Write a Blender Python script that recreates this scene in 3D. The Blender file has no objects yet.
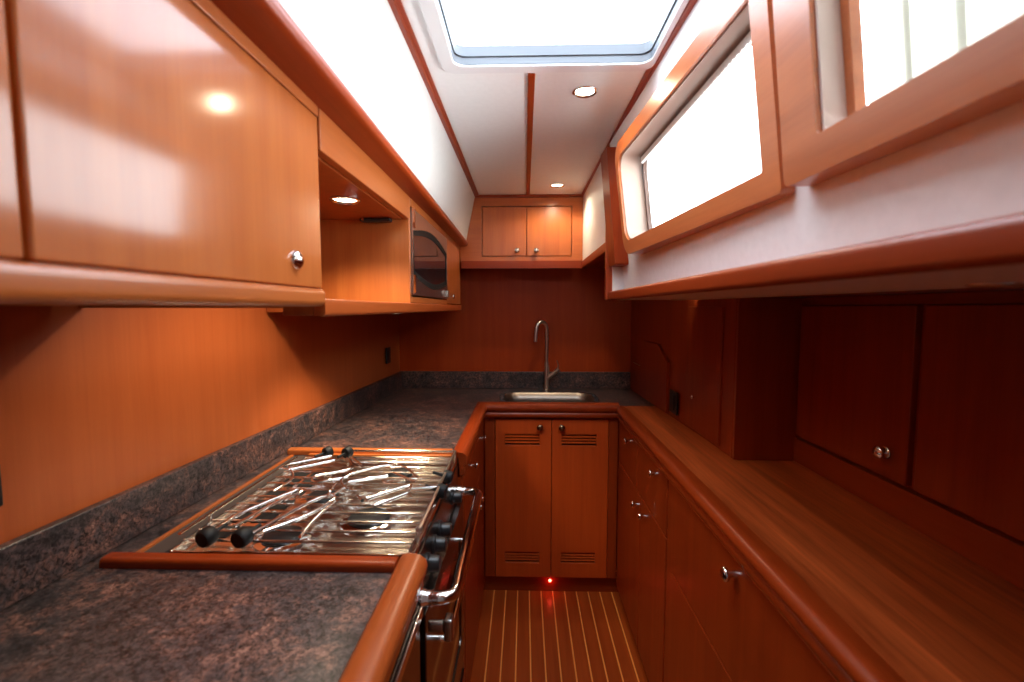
import bpy, bmesh, math
from mathutils import Vector, Matrix
S = bpy.context.scene
C = S.collection
PI = math.pi

# ------------------------------------------------------------------ materials
def new_mat(name):
    m = bpy.data.materials.new(name); m.use_nodes = True
    nt = m.node_tree; b = nt.nodes['Principled BSDF']
    return m, nt, b

def ramp(nt, stops):
    r = nt.nodes.new('ShaderNodeValToRGB')
    e = r.color_ramp.elements
    while len(e) < len(stops): e.new(0.5)
    for k, (p, c) in enumerate(stops):
        e[k].position = p; e[k].color = (*c, 1)
    return r

def noise(nt, vec, scale, detail=4, rough=0.6, dist=0.0):
    n = nt.nodes.new('ShaderNodeTexNoise'); n.inputs['Scale'].default_value = scale
    n.inputs['Detail'].default_value = detail; n.inputs['Roughness'].default_value = rough
    n.inputs['Distortion'].default_value = dist
    nt.links.new(vec, n.inputs['Vector']); return n

def wood(name, dark, light, axis='z', rough=0.3, coat=0.35, coat_rough=0.16, contrast=0.5, spec=0.5, bump=0.06):
    m, nt, b = new_mat(name)
    tc = nt.nodes.new('ShaderNodeTexCoord'); mp = nt.nodes.new('ShaderNodeMapping')
    oi = nt.nodes.new('ShaderNodeObjectInfo')
    add = nt.nodes.new('ShaderNodeVectorMath'); add.operation = 'ADD'
    sc = nt.nodes.new('ShaderNodeVectorMath'); sc.operation = 'SCALE'
    cx = nt.nodes.new('ShaderNodeCombineXYZ')
    for k in range(3): nt.links.new(oi.outputs['Random'], cx.inputs[k])
    nt.links.new(cx.outputs[0], sc.inputs[0]); sc.inputs['Scale'].default_value = 7.3
    nt.links.new(tc.outputs['Object'], add.inputs[0]); nt.links.new(sc.outputs[0], add.inputs[1])
    s = {'x': (1.2, 26, 26), 'y': (26, 1.2, 26), 'z': (26, 26, 1.2)}[axis]
    mp.inputs['Scale'].default_value = s
    nt.links.new(add.outputs[0], mp.inputs['Vector'])
    n1 = noise(nt, mp.outputs[0], 1.0, 5, 0.62, 0.4)
    n2 = noise(nt, mp.outputs[0], 7.0, 3, 0.7)
    mx = nt.nodes.new('ShaderNodeMath'); mx.operation = 'MULTIPLY_ADD'
    nt.links.new(n2.outputs['Fac'], mx.inputs[0]); mx.inputs[1].default_value = 0.35
    nt.links.new(n1.outputs['Fac'], mx.inputs[2])
    lo = 0.67 - contrast * 0.5
    r = ramp(nt, [(max(0, lo), dark), (min(1, 0.67 + contrast * 0.5), light)])
    nt.links.new(mx.outputs[0], r.inputs[0])
    nt.links.new(r.outputs[0], b.inputs['Base Color'])
    b.inputs['Roughness'].default_value = rough
    b.inputs['Specular IOR Level'].default_value = spec
    b.inputs['Coat Weight'].default_value = coat; b.inputs['Coat Roughness'].default_value = coat_rough
    bp = nt.nodes.new('ShaderNodeBump'); bp.inputs['Strength'].default_value = bump; bp.inputs['Distance'].default_value = 0.001
    nt.links.new(n2.outputs['Fac'], bp.inputs['Height']); nt.links.new(bp.outputs[0], b.inputs['Normal'])
    return m

def plain(name, col, rough=0.5, metal=0.0, spec=0.5, noise_amt=0.0, nscale=40):
    m, nt, b = new_mat(name)
    b.inputs['Base Color'].default_value = (*col, 1); b.inputs['Roughness'].default_value = rough
    b.inputs['Metallic'].default_value = metal; b.inputs['Specular IOR Level'].default_value = spec
    if noise_amt:
        tc = nt.nodes.new('ShaderNodeTexCoord')
        n = noise(nt, tc.outputs['Object'], nscale, 4)
        r = ramp(nt, [(0.3, tuple(c * (1 - noise_amt) for c in col)), (0.7, tuple(min(1, c * (1 + noise_amt)) for c in col))])
        nt.links.new(n.outputs['Fac'], r.inputs[0]); nt.links.new(r.outputs[0], b.inputs['Base Color'])
    return m

def emit(name, col, strength):
    m, nt, b = new_mat(name)
    b.inputs['Base Color'].default_value = (*col, 1)
    b.inputs['Emission Color'].default_value = (*col, 1); b.inputs['Emission Strength'].default_value = strength
    return m

def glass_mat(name, tint=(1, 1, 1), diffuse=0.0):
    m = bpy.data.materials.new(name); m.use_nodes = True
    nt = m.node_tree; nt.nodes.remove(nt.nodes['Principled BSDF'])
    out = [n for n in nt.nodes if n.type == 'OUTPUT_MATERIAL'][0]
    t = nt.nodes.new('ShaderNodeBsdfTransparent'); t.inputs[0].default_value = (*tint, 1)
    g = nt.nodes.new('ShaderNodeBsdfGlossy'); g.inputs['Roughness'].default_value = 0.03
    f = nt.nodes.new('ShaderNodeFresnel'); ge = nt.nodes.new('ShaderNodeNewGeometry')
    io = nt.nodes.new('ShaderNodeMath'); io.operation = 'MULTIPLY_ADD'; io.inputs[1].default_value = 1 / 1.45 - 1.45; io.inputs[2].default_value = 1.45
    nt.links.new(ge.outputs['Backfacing'], io.inputs[0]); nt.links.new(io.outputs[0], f.inputs[0])   # same reflectance on both faces of the sheet
    mx = nt.nodes.new('ShaderNodeMixShader')
    nt.links.new(f.outputs[0], mx.inputs[0]); nt.links.new(t.outputs[0], mx.inputs[1]); nt.links.new(g.outputs[0], mx.inputs[2])
    nt.links.new(mx.outputs[0], out.inputs[0])
    return m

CH_D, CH_L = (0.40, 0.092, 0.018), (0.55, 0.155, 0.034)
M = {}
for ax in 'xyz':
    M['cherry_' + ax] = wood('cherry_' + ax, CH_D, CH_L, ax, 0.32, 0.35, 0.20)
    M['red_' + ax] = wood('red_cherry_' + ax, (0.22, 0.025, 0.003), (0.33, 0.044, 0.006), ax, 0.36, 0.12, 0.2, 0.5, 0.3)  # shade put into the cherry colour for dim areas; deeper red trims share it
M['cherry_gloss'] = wood('cherry_gloss_z', CH_D, CH_L, 'z', 0.4, 1.0, 0.12, 0.9, 0.1, 0.0)
M['wall_wood'] = wood('wall_veneer', (0.40, 0.080, 0.015), (0.53, 0.126, 0.030), 'z', 0.38, 0.15, 0.3, 0.8)
M['edge_wood'] = wood('edge_wood', (0.35, 0.066, 0.011), (0.49, 0.104, 0.021), 'y', 0.32, 0.2, 0.18)
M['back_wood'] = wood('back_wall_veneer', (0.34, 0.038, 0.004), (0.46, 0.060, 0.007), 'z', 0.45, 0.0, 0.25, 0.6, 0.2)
M['top_wood'] = wood('sheen_streaked_top_wood', (0.25, 0.038, 0.007), (0.70, 0.150, 0.034), 'y', 0.32, 0.2, 0.16, 0.45)  # light grain tone raised to paint in glossy streak highlights
M['cream'] = plain('cream_vinyl', (0.88, 0.885, 0.88), 0.45, noise_amt=0.03, nscale=60)
M['ceiling'] = plain('ceiling_vinyl', (0.88, 0.905, 0.91), 0.45, noise_amt=0.02, nscale=60)
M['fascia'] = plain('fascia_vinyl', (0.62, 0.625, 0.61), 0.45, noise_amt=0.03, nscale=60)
M['white'] = plain('white_plastic', (0.82, 0.84, 0.86), 0.35)
M['fabric'] = plain('pale_blind_fabric', (0.78, 0.77, 0.72), 0.8, noise_amt=0.08, nscale=300)
M['steel'] = plain('brushed_steel', (0.62, 0.60, 0.58), 0.24, 1.0, noise_amt=0.05, nscale=90)
M['basin'] = plain('basin_steel', (0.34, 0.29, 0.25), 0.38, 1.0)
M['chrome'] = plain('chrome', (0.82, 0.81, 0.80), 0.08, 1.0)
M['satin'] = plain('satin_nickel', (0.62, 0.56, 0.50), 0.28, 1.0)
M['hob'] = plain('polished_hob_steel', (0.82, 0.76, 0.69), 0.16, 1.0)
M['wire'] = plain('grate_wire', (0.80, 0.76, 0.70), 0.2, 1.0)
M['black'] = plain('black_plastic', (0.012, 0.012, 0.013), 0.38)
M['knobblack'] = plain('knob_black', (0.007, 0.007, 0.008), 0.55, 0, 0.3)
M['rimblack'] = plain('matt_black_rim', (0.008, 0.007, 0.007), 0.7, 0, 0.2)
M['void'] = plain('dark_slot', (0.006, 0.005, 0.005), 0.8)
M['darkglass'] = plain('smoked_glass', (0.012, 0.010, 0.010), 0.05, 0, 0.8)
M['ovensteel'] = plain('dark_oven_steel', (0.16, 0.14, 0.13), 0.25, 1.0)
M['filler'] = plain('grey_filler', (0.075, 0.062, 0.056), 0.4)
M['mwsteel'] = plain('microwave_steel', (0.48, 0.42, 0.40), 0.3, 1.0)
M['brass'] = plain('aged_brass', (0.30, 0.22, 0.14), 0.25, 1.0)
M['gasket'] = plain('dark_gasket', (0.10, 0.05, 0.035), 0.5)
M['glass'] = glass_mat('clear_glass', (0.96, 0.98, 0.98))
M['alu'] = plain('grey_aluminium', (0.15, 0.165, 0.185), 0.45)
M['acrylic'] = glass_mat('hatch_acrylic', (0.93, 0.96, 1.0))
M['lens'] = emit('lamp_lens', (1.0, 0.86, 0.62), 14)
M['led'] = emit('red_led', (1.0, 0.06, 0.03), 30)
M['offlens'] = plain('unlit_lens', (0.5, 0.47, 0.42), 0.2)

# laminate
def laminate():
    m, nt, b = new_mat('mottled_laminate')
    tc = nt.nodes.new('ShaderNodeTexCoord')
    n1 = noise(nt, tc.outputs['Object'], 34, 8, 0.74, 0.5)
    n2 = noise(nt, tc.outputs['Object'], 130, 4, 0.75, 0.8)
    n3 = noise(nt, tc.outputs['Object'], 9, 3, 0.6, 0.4)
    r1 = ramp(nt, [(0.32, (0.018, 0.017, 0.020)), (0.48, (0.062, 0.050, 0.051)), (0.60, (0.125, 0.070, 0.058)), (0.74, (0.26, 0.150, 0.12))])
    r2 = ramp(nt, [(0.38, (0.10, 0.095, 0.105)), (0.62, (2.0, 1.85, 1.8))])
    ad = nt.nodes.new('ShaderNodeMath'); ad.operation = 'MULTIPLY_ADD'; ad.inputs[1].default_value = 0.5
    sb = nt.nodes.new('ShaderNodeMath'); sb.operation = 'SUBTRACT'; sb.inputs[1].default_value = 0.25
    nt.links.new(n3.outputs['Fac'], ad.inputs[0]); nt.links.new(n1.outputs['Fac'], ad.inputs[2])
    nt.links.new(ad.outputs[0], sb.inputs[0])
    nt.links.new(sb.outputs[0], r1.inputs[0]); nt.links.new(n2.outputs['Fac'], r2.inputs[0])
    mx = nt.nodes.new('ShaderNodeMix'); mx.data_type = 'RGBA'; mx.blend_type = 'MULTIPLY'; mx.inputs[0].default_value = 0.95
    nt.links.new(r1.outputs[0], mx.inputs[6]); nt.links.new(r2.outputs[0], mx.inputs[7])
    nt.links.new(mx.outputs[2], b.inputs['Base Color'])
    b.inputs['Roughness'].default_value = 0.33
    return m
M['laminate'] = laminate()

def floor_mat():
    m, nt, b = new_mat('striped_floor')
    tc = nt.nodes.new('ShaderNodeTexCoord'); sx = nt.nodes.new('ShaderNodeSeparateXYZ')
    nt.links.new(tc.outputs['Object'], sx.inputs[0])
    def mth(op, a, v):
        n = nt.nodes.new('ShaderNodeMath'); n.operation = op; nt.links.new(a, n.inputs[0])
        if v is not None: n.inputs[1].default_value = v
        return n.outputs[0]
    t = mth('ADD', sx.outputs[0], 0.147 + 0.0579 * 20)
    t = mth('DIVIDE', t, 0.0579); t = mth('FRACT', t, None)
    t = mth('SUBTRACT', t, 0.5); t = mth('ABSOLUTE', t, None); t = mth('GREATER_THAN', t, 0.5 - 0.052)
    mp = nt.nodes.new('ShaderNodeMapping'); mp.inputs['Scale'].default_value = (30, 1.5, 30)
    nt.links.new(tc.outputs['Object'], mp.inputs[0])
    n = noise(nt, mp.outputs[0], 1, 5)
    r = ramp(nt, [(0.3, (0.32, 0.050, 0.007)), (0.7, (0.47, 0.084, 0.013))]); nt.links.new(n.outputs['Fac'], r.inputs[0])
    mx = nt.nodes.new('ShaderNodeMix'); mx.data_type = 'RGBA'
    nt.links.new(t, mx.inputs[0]); nt.links.new(r.outputs[0], mx.inputs[6]); mx.inputs[7].default_value = (0.95, 0.35, 0.075, 1)
    nt.links.new(mx.outputs[2], b.inputs['Base Color'])
    b.inputs['Roughness'].default_value = 0.36; b.inputs['Specular IOR Level'].default_value = 0.3
    return m
M['floor'] = floor_mat()

def blind_mat():
    m = bpy.data.materials.new('translucent_slat'); m.use_nodes = True
    nt = m.node_tree; nt.nodes.remove(nt.nodes['Principled BSDF'])
    out = [n for n in nt.nodes if n.type == 'OUTPUT_MATERIAL'][0]
    d = nt.nodes.new('ShaderNodeBsdfDiffuse'); d.inputs[0].default_value = (0.4, 0.4, 0.36, 1)
    t = nt.nodes.new('ShaderNodeBsdfTranslucent'); t.inputs[0].default_value = (0.36, 0.36, 0.315, 1)
    mx = nt.nodes.new('ShaderNodeMixShader'); mx.inputs[0].default_value = 0.55
    nt.links.new(d.outputs[0], mx.inputs[1]); nt.links.new(t.outputs[0], mx.inputs[2]); nt.links.new(mx.outputs[0], out.inputs[0])
    return m
M['slat'] = blind_mat()

# ------------------------------------------------------------------ mesh helpers
def BM(): return bmesh.new()

def box(bm, x0, x1, y0, y1, z0, z1):
    return prism(bm, [(x0, y0), (x1, y0), (x1, y1), (x0, y1)], z0, z1)

def prism(bm, pts, z0, z1):
    a = [bm.verts.new((p[0], p[1], z0)) for p in pts]; b = [bm.verts.new((p[0], p[1], z1)) for p in pts]
    n = len(pts)
    bm.faces.new(a[::-1]); bm.faces.new(b)
    for i in range(n): bm.faces.new((a[i], a[(i + 1) % n], b[(i + 1) % n], b[i]))

def plate(bm, outer, holes, front, back):
    """outer / holes: 2-D loops; front(a,b), back(a,b) map to 3-D."""
    loops = [outer] + list(holes); fl, bl = [], []
    for side, fn, store in ((0, front, fl), (1, back, bl)):
        es = []
        for lp in loops:
            vs = [bm.verts.new(fn(*p)) for p in lp]; store.append(vs)
            es += [bm.edges.new((vs[i], vs[(i + 1) % len(vs)])) for i in range(len(vs))]
        bmesh.ops.triangle_fill(bm, use_beauty=True, use_dissolve=False, edges=es)
    for f, b in zip(fl, bl):
        for i in range(len(f)):
            j = (i + 1) % len(f); bm.faces.new((f[i], f[j], b[j], b[i]))
    bmesh.ops.recalc_face_normals(bm, faces=bm.faces[:])

def rrect(a0, a1, b0, b1, r=0.0, n=6, rs=None):
    rs = rs or (r, r, r, r)   # corners: (a0,b0),(a1,b0),(a1,b1),(a0,b1)
    pts = []
    for (ca, cb, st), rr in zip(((a0, b0, PI), (a1, b0, 1.5 * PI), (a1, b1, 0), (a0, b1, 0.5 * PI)), rs):
        if rr <= 0: pts.append((ca, cb)); continue
        ma = ca + rr if ca == a0 else ca - rr; mb = cb + rr if cb == b0 else cb - rr
        for k in range(n + 1):
            t = st + k * PI / 2 / n; pts.append((ma + rr * math.cos(t), mb + rr * math.sin(t)))
    return pts

def sweep(bm, path, prof, closed=False):
    """prof: list of (offset to the RIGHT of travel, z); path: xy(z added) points, mitred."""
    n = len(path); rings = []
    P = [Vector((p[0], p[1])) for p in path]; Zs = [p[2] if len(p) > 2 else 0 for p in path]
    for i in range(n):
        d0 = (P[i] - P[i - 1]).normalized() if i > 0 else None
        d1 = (P[i + 1] - P[i]).normalized() if i < n - 1 else None
        n0 = Vector((d0.y, -d0.x)) if d0 else None; n1 = Vector((d1.y, -d1.x)) if d1 else None
        if n0 and n1:
            m = (n0 + n1); m = m / (1 + n0.dot(n1))
        else: m = n0 or n1
        rings.append([bm.verts.new((P[i].x + m.x * o, P[i].y + m.y * o, Zs[i] + z)) for o, z in prof])
    k = len(prof)
    for i in range(n - 1):
        for j in range(k):
            bm.faces.new((rings[i][j], rings[i][(j + 1) % k], rings[i + 1][(j + 1) % k], rings[i + 1][j]))
    bm.faces.new(rings[0]); bm.faces.new(rings[-1][::-1])
    bmesh.ops.recalc_face_normals(bm, faces=bm.faces[:])

def round_prof(o0, o1, z0, z1, r, n=4):
    return rrect(o0, o1, z0, z1, r, n)

def tube(bm, pts, r, seg=8, caps=True):
    pts = [Vector(p) for p in pts]; rings = []
    rad = r if isinstance(r, (list, tuple)) else [r] * len(pts)
    up = None
    for i, p in enumerate(pts):
        t = (pts[min(i + 1, len(pts) - 1)] - pts[max(i - 1, 0)]).normalized()
        if up is None:
            up = Vector((0, 0, 1)) if abs(t.z) < 0.9 else Vector((0, 1, 0))
        a = (up - t * up.dot(t)).normalized(); b = t.cross(a); up = a
        rings.append([bm.verts.new(p + (a * math.cos(2 * PI * k / seg) + b * math.sin(2 * PI * k / seg)) * rad[i]) for k in range(seg)])
    for i in range(len(rings) - 1):
        for k in range(seg):
            bm.faces.new((rings[i][k], rings[i][(k + 1) % seg], rings[i + 1][(k + 1) % seg], rings[i + 1][k]))
    if caps: bm.faces.new(rings[0][::-1]); bm.faces.new(rings[-1])

def smooth_path(pts, n=5):
    pts = [Vector(p) for p in pts]; out = []
    for i in range(len(pts) - 1):
        p0, p1, p2, p3 = pts[max(i - 1, 0)], pts[i], pts[i + 1], pts[min(i + 2, len(pts) - 1)]
        for k in range(n):
            t = k / n
            out.append(0.5 * ((2 * p1) + (p2 - p0) * t + (2 * p0 - 5 * p1 + 4 * p2 - p3) * t * t + (3 * p1 - p0 - 3 * p2 + p3) * t ** 3))
    out.append(pts[-1]); return out

def lathe(bm, prof, loc, axis='z', seg=20):
    """prof: (radius, height along axis)."""
    ax = Vector({'x': (1, 0, 0), '-x': (-1, 0, 0), 'y': (0, 1, 0), '-y': (0, -1, 0), 'z': (0, 0, 1), '-z': (0, 0, -1)}[axis]) if isinstance(axis, str) else Vector(axis).normalized()
    a = ax.orthogonal().normalized(); b = ax.cross(a); L = Vector(loc); rings = []
    for r, h in prof:
        if r < 1e-6: rings.append([bm.verts.new(L + ax * h)])
        else: rings.append([bm.verts.new(L + ax * h + (a * math.cos(2 * PI * k / seg) + b * math.sin(2 * PI * k / seg)) * r) for k in range(seg)])
    for i in range(len(rings) - 1):
        A, B = rings[i], rings[i + 1]
        for k in range(seg):
            k2 = (k + 1) % seg
            if len(A) == 1 and len(B) == 1: continue
            if len(A) == 1: bm.faces.new((A[0], B[k2], B[k]))
            elif len(B) == 1: bm.faces.new((A[k], A[k2], B[0]))
            else: bm.faces.new((A[k], A[k2], B[k2], B[k]))
    if len(rings[0]) > 1: bm.faces.new(rings[0][::-1])
    if len(rings[-1]) > 1: bm.faces.new(rings[-1])

def root_loc(o):
    v = Vector((0, 0, 0))
    while o is not None: v += o.location; o = o.parent
    return v

def obj(name, bm, mat, parent=None, bevel=0.0, angle=40, seg=2, loc=None, **props):
    me = bpy.data.meshes.new(name)
    off = root_loc(parent) if parent else Vector(loc or (0, 0, 0))
    if off.length: bmesh.ops.translate(bm, verts=bm.verts[:], vec=-off)
    bmesh.ops.recalc_face_normals(bm, faces=bm.faces[:])
    bm.to_mesh(me); bm.free()
    for p in me.polygons: p.use_smooth = True
    if not bevel: me.set_sharp_from_angle(angle=math.radians(angle))
    o = bpy.data.objects.new(name, me); C.objects.link(o)
    me.materials.append(mat)
    if parent: o.parent = parent
    elif loc: o.location = loc
    if bevel:
        md = o.modifiers.new('bevel', 'BEVEL'); md.width = bevel; md.segments = seg
        md.limit_method = 'ANGLE'; md.angle_limit = math.radians(50)
        wn = o.modifiers.new('normals', 'WEIGHTED_NORMAL'); wn.weight = 100; wn.keep_sharp = False
    for k, v in props.items(): o[k] = v
    return o

def thing(name, label, cat, loc, group=None):
    o = bpy.data.objects.new(name, None); C.objects.link(o); o.location = loc
    o.empty_display_size = 0.05
    o['label'] = label; o['category'] = cat
    if group: o['group'] = group
    return o

def struct(name, bm, mat, parent=None, bevel=0.0, **k):
    o = obj(name, bm, mat, parent, bevel, **k)
    if not parent: o['kind'] = 'structure'
    return o

KNOB = [(0.006, 0.0), (0.0055, 0.006), (0.006, 0.012), (0.0115, 0.016), (0.0135, 0.020), (0.0125, 0.0235), (0.008, 0.026), (0, 0.027)]
def knob(parent, loc, axis, mat='chrome', s=1.0, prof=None):
    bm = BM(); lathe(bm, [(r * s, h * s) for r, h in (prof or KNOB)], loc, axis)
    return obj('knob', bm, M[mat], parent, angle=60)

# ------------------------------------------------------------------ key dimensions
def XL(y): return -0.722 - 0.0465 * (2.6 - y)            # left wall face
def XR(y): return 0.605 + 0.035 * (2.6 - y)              # right wall face, aft part
def WR(y, z): return 0.378 - 0.030 * (y - 0.66) - 0.115 * (z - 1.56)   # slanted window wall
Y0, Y1, CZ = -0.75, 2.60, 1.985
XF = -0.34                                               # face of the left wall units
XB = -0.19                                               # face of the left base units
XRB = 0.445                                              # face of the right base units

# ------------------------------------------------------------------ shell
bm = BM(); box(bm, -0.95, 0.95, Y0, 2.70, -0.04, 0.0); struct('floor', bm, M['floor'])
bm = BM(); prism(bm, [(XL(Y0), Y0), (XL(Y1), Y1), (-0.95, Y1), (-0.95, Y0)], 0, 2.0); struct('wall_left', bm, M['wall_wood'])
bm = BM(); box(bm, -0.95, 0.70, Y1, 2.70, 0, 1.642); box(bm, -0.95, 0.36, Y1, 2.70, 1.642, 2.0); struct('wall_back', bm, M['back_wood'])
bm = BM(); box(bm, -0.95, 0.95, Y0 - 0.06, Y0, 0, 1.43); box(bm, -0.95, 0.40, Y0 - 0.06, Y0, 1.43, 2.0); struct('wall_front', bm, M['cream'])
# right wall: recessed behind lockers in the near half, shallower aft
bm = BM(); prism(bm, [(0.83, Y0), (0.83, 1.379), (XR(1.379), 1.379), (XR(1.7), 1.7), (0.95, 1.7), (0.95, Y0)], 0, 1.4305)
struct('wall_right', bm, M['red_z'])
bm = BM(); prism(bm, [(XR(1.705), 1.705), (XR(Y1), Y1), (0.70, Y1), (0.70, 1.705)], 0, 1.6246)
struct('wall_right_aft', bm, M['red_z'])
# ceiling with the hatch hole
hx0, hx1, hy0, hy1 = -0.172, 0.300, 0.46, 1.140
bm = BM()
plate(bm, [(-0.95, Y0 - .06), (0.40, Y0 - .06), (0.40, 2.70), (-0.95, 2.70)], [rrect(hx0, hx1, hy0, hy1, 0.03)],
      lambda a, b: (a, b, CZ), lambda a, b: (a, b, 2.03))
struct('ceiling', bm, M['ceiling'])

# left fascia (cream) above the moulding
bm = BM()
a, b2 = (-0.290, Y0), (-0.306, 2.42)
lo = [(-0.289, Y0, 1.762), (-0.308, 2.42, 1.738)]; hi = [(-0.256, Y0, CZ), (-0.257, 2.42, CZ)]
vs = [bm.verts.new(v) for v in (lo[0], lo[1], hi[1], hi[0])]
ws = [bm.verts.new((v[0] - 0.03, v[1], v[2])) for v in (lo[0], lo[1], hi[1], hi[0])]
bm.faces.new(vs); bm.faces.new(ws[::-1])
for i in range(4): bm.faces.new((vs[i], vs[(i + 1) % 4], ws[(i + 1) % 4], ws[i]))
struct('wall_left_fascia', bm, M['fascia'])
# crown moulding under the fascia
bm = BM()
prof = [(-0.075, 0.000), (0.0, 0.0), (0.008, 0.004), (0.012, 0.012), (0.010, 0.022), (0.004, 0.031), (-0.004, 0.036), (-0.075, 0.036)]
sweep(bm, [(-0.286, Y0, 1.738), (-0.309, 2.42, 1.722)], prof)
struct('trim_1', bm, M['red_y'], angle=50)
# ceiling edge trims and middle strip
bm = BM(); sweep(bm, [(-0.248, Y0), (-0.249, 2.42)], [(-0.012, CZ - 0.010), (-0.012, CZ), (0.012, CZ), (0.012, CZ - 0.005), (0.003, CZ - 0.006), (0.001, CZ - 0.010)])
struct('trim_2', bm, M['red_y'])
bm = BM(); sweep(bm, [(0.322, Y0), (0.303, 2.42)], [(-0.012, CZ - 0.005), (-0.012, CZ), (0.014, CZ), (0.014, CZ - 0.010), (-0.001, CZ - 0.010), (-0.003, CZ - 0.006)])
struct('trim_3', bm, M['red_y'])
bm = BM(); box(bm, 0.0075, 0.0255, 1.182, 2.395, CZ - 0.006, CZ); struct('trim_4', bm, M['red_y'], bevel=0.002)
bm = BM(); box(bm, -0.257, 0.305, 2.396, 2.42, CZ - 0.014, CZ); struct('trim_5', bm, M['red_x'], bevel=0.003)

# right: slanted window wall with two openings
W1 = dict(o=rrect(0.658, 1.430, 1.560, 1.885, rs=(0.008, 0.055, 0.055, 0.008)), i=rrect(0.700, 1.404, 1.600, 1.848, rs=(0.004, 0.042, 0.042, 0.004)))
W2 = dict(o=rrect(-0.160, 0.632, 1.560, 1.905, 0.010), i=rrect(-0.115, 0.562, 1.604, 1.862, 0.006))
bm = BM()
plate(bm, [(Y0, 1.445), (1.664, 1.445), (1.664, CZ), (Y0, CZ)], [W1['i'], W2['i']],
      lambda a, b: (WR(a, b), a, b), lambda a, b: (WR(a, b) + 0.02, a, b))
box(bm, 0.3165, 0.374, 1.655, 1.6639, 1.4600, 1.9795)
struct('wall_right_window', bm, M['cream'])
# ledge lip, soffit underside
bm = BM(); box(bm, 0.3245, 0.378, Y0, 1.662, 1.4325, 1.4585); sweep(bm, [(0.303, 1.662), (0.303, Y0)], rrect(-0.022, 0.0, 1.429, 1.4595, rs=(0, 0.006, 0.009, 0)))
struct('trim_6', bm, M['red_y'])
bm = BM(); box(bm, 0.327, 0.655, Y0, 1.690, 1.4295, 1.4315); struct('ceiling_soffit', bm, M['cream'])
bm = BM(); box(bm, 0.6555, 0.95, Y0, 1.690, 1.431, 1.444); struct('ceiling_soffit_inner', bm, M['red_y'])
# soffit aft end: upright trim and bulkhead
bm = BM(); box(bm, 0.294, 0.316, 1.664, 1.692, 1.429, CZ - 0.011); struct('trim_7', bm, M['red_z'], bevel=0.003)
bm = BM(); plate(bm, [(0.3165, 1.445), (0.84, 1.445), (0.84, 1.625), (0.375, 1.625), (0.345, CZ), (0.3165, CZ)], [], lambda a, b: (a, 1.692, b), lambda a, b: (a, 1.704, b)); struct('wall_right_end', bm, M['red_z'])
# aft right fascia above the sink corner
bm = BM(); box(bm, 0.302, 0.325, 1.705, 2.42, 1.645, CZ); struct('wall_right_fascia', bm, M['cream'])
bm = BM(); sweep(bm, [(0.300, 2.40), (0.300, 1.695)], rrect(-0.03, 0.004, 1.605, 1.644, 0.006)); struct('trim_8', bm, M['red_y'])
bm = BM(); box(bm, 0.3045, 0.70, 1.705, 2.5995, 1.6246, 1.643); struct('ceiling_soffit_aft', bm, M['red_y'])
# tall plate aft of the window
bm = BM()
def P9(y, z, o): return (0.303 - 0.055 * (y - 1.62) - 0.09 * (z - 1.546) + o, y, z)
plate(bm, rrect(1.560, 1.654, 1.546, 1.935, 0.008), [], lambda a, b: P9(a, b, 0), lambda a, b: (WR(a, b) - 0.001, a, b))
struct('trim_9', bm, M['red_z'], bevel=0.005)

# toe kicks
bm = BM(); box(bm, -0.25, 0.47, 2.166, 2.18, 0, 0.095); struct('baseboard_back', bm, M['red_x'])
bm = BM(); box(bm, 0.468, 0.482, 0.20, 2.165, 0, 0.062); struct('baseboard_right', bm, M['void'])  # near-black colour stands in for the shadow gap below the right fronts
bm = BM(); box(bm, -0.252, -0.238, 0.10, 2.165, 0, 0.068); struct('baseboard_left', bm, M['red_y'])

# ------------------------------------------------------------------ windows
def F1(y, z): return 0.358 - 0.065 * (y - 0.658) - 0.118 * (z - 1.56)
def F2(y, z): return 0.347 - 0.012 * (y - 0.63) - 0.105 * (z - 1.56)
def window(name, W, F, reveal, mat_rev):
    r = bpy.data.objects.new(name, None); C.objects.link(r); r['kind'] = 'structure'
    r.location = (F(0.7, 1.56), 0.9 if name.endswith('1') else 0.2, 1.56)
    bm = BM(); plate(bm, W['o'], [W['i']], lambda a, b: (F(a, b), a, b), lambda a, b: (WR(a, b) - 0.001, a, b))
    obj('window_frame', bm, M['frame'], r, 0.006, seg=3)
    # reveal sleeve
    bm = BM(); n = len(W['i'])
    ca = sum(p[0] for p in W['i']) / n; cb = sum(p[1] for p in W['i']) / n
    def grow(p, g): return (p[0] + g * (1 if p[0] > ca else -1), p[1] + g * (1 if p[1] > cb else -1))
    A = [bm.verts.new((F(*p) + 0.007, *grow(p, -.0035))) for p in W['i']]; B = [bm.verts.new((WR(*p) + reveal, *grow(p, -.0035))) for p in W['i']]
    A2 = [bm.verts.new((F(*p) + 0.007, *grow(p, -.0004))) for p in W['i']]; B2 = [bm.verts.new((WR(*p) + reveal, *grow(p, -.0004))) for p in W['i']]
    for i in range(n):
        j = (i + 1) % n
        bm.faces.new((A[i], A[j], B[j], B[i])); bm.faces.new((A2[i], A2[j], B2[j], B2[i]))
        bm.faces.new((A[i], A[j], A2[j], A2[i])); bm.faces.new((B[i], B[j], B2[j], B2[i]))
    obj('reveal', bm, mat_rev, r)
    return r
M['reveal_dim'] = plain('dimmed_reveal', (0.36, 0.26, 0.21), 0.5); M['reveal'] = plain('pale_reveal', (0.68, 0.57, 0.53), 0.5)  # reveal colour darkened at the aft window to offset its overbright daylight
M['frame'] = wood('window_frame_wood', (0.38, 0.095, 0.026), (0.53, 0.155, 0.048), 'y', 0.3, 0.4, 0.18)
w1 = window('window_1', W1, F1, 0.022, M['reveal_dim'])
bm = BM(); inner = rrect(0.716, 1.388, 1.614, 1.834, rs=(0.01, 0.035, 0.035, 0.01))
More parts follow.
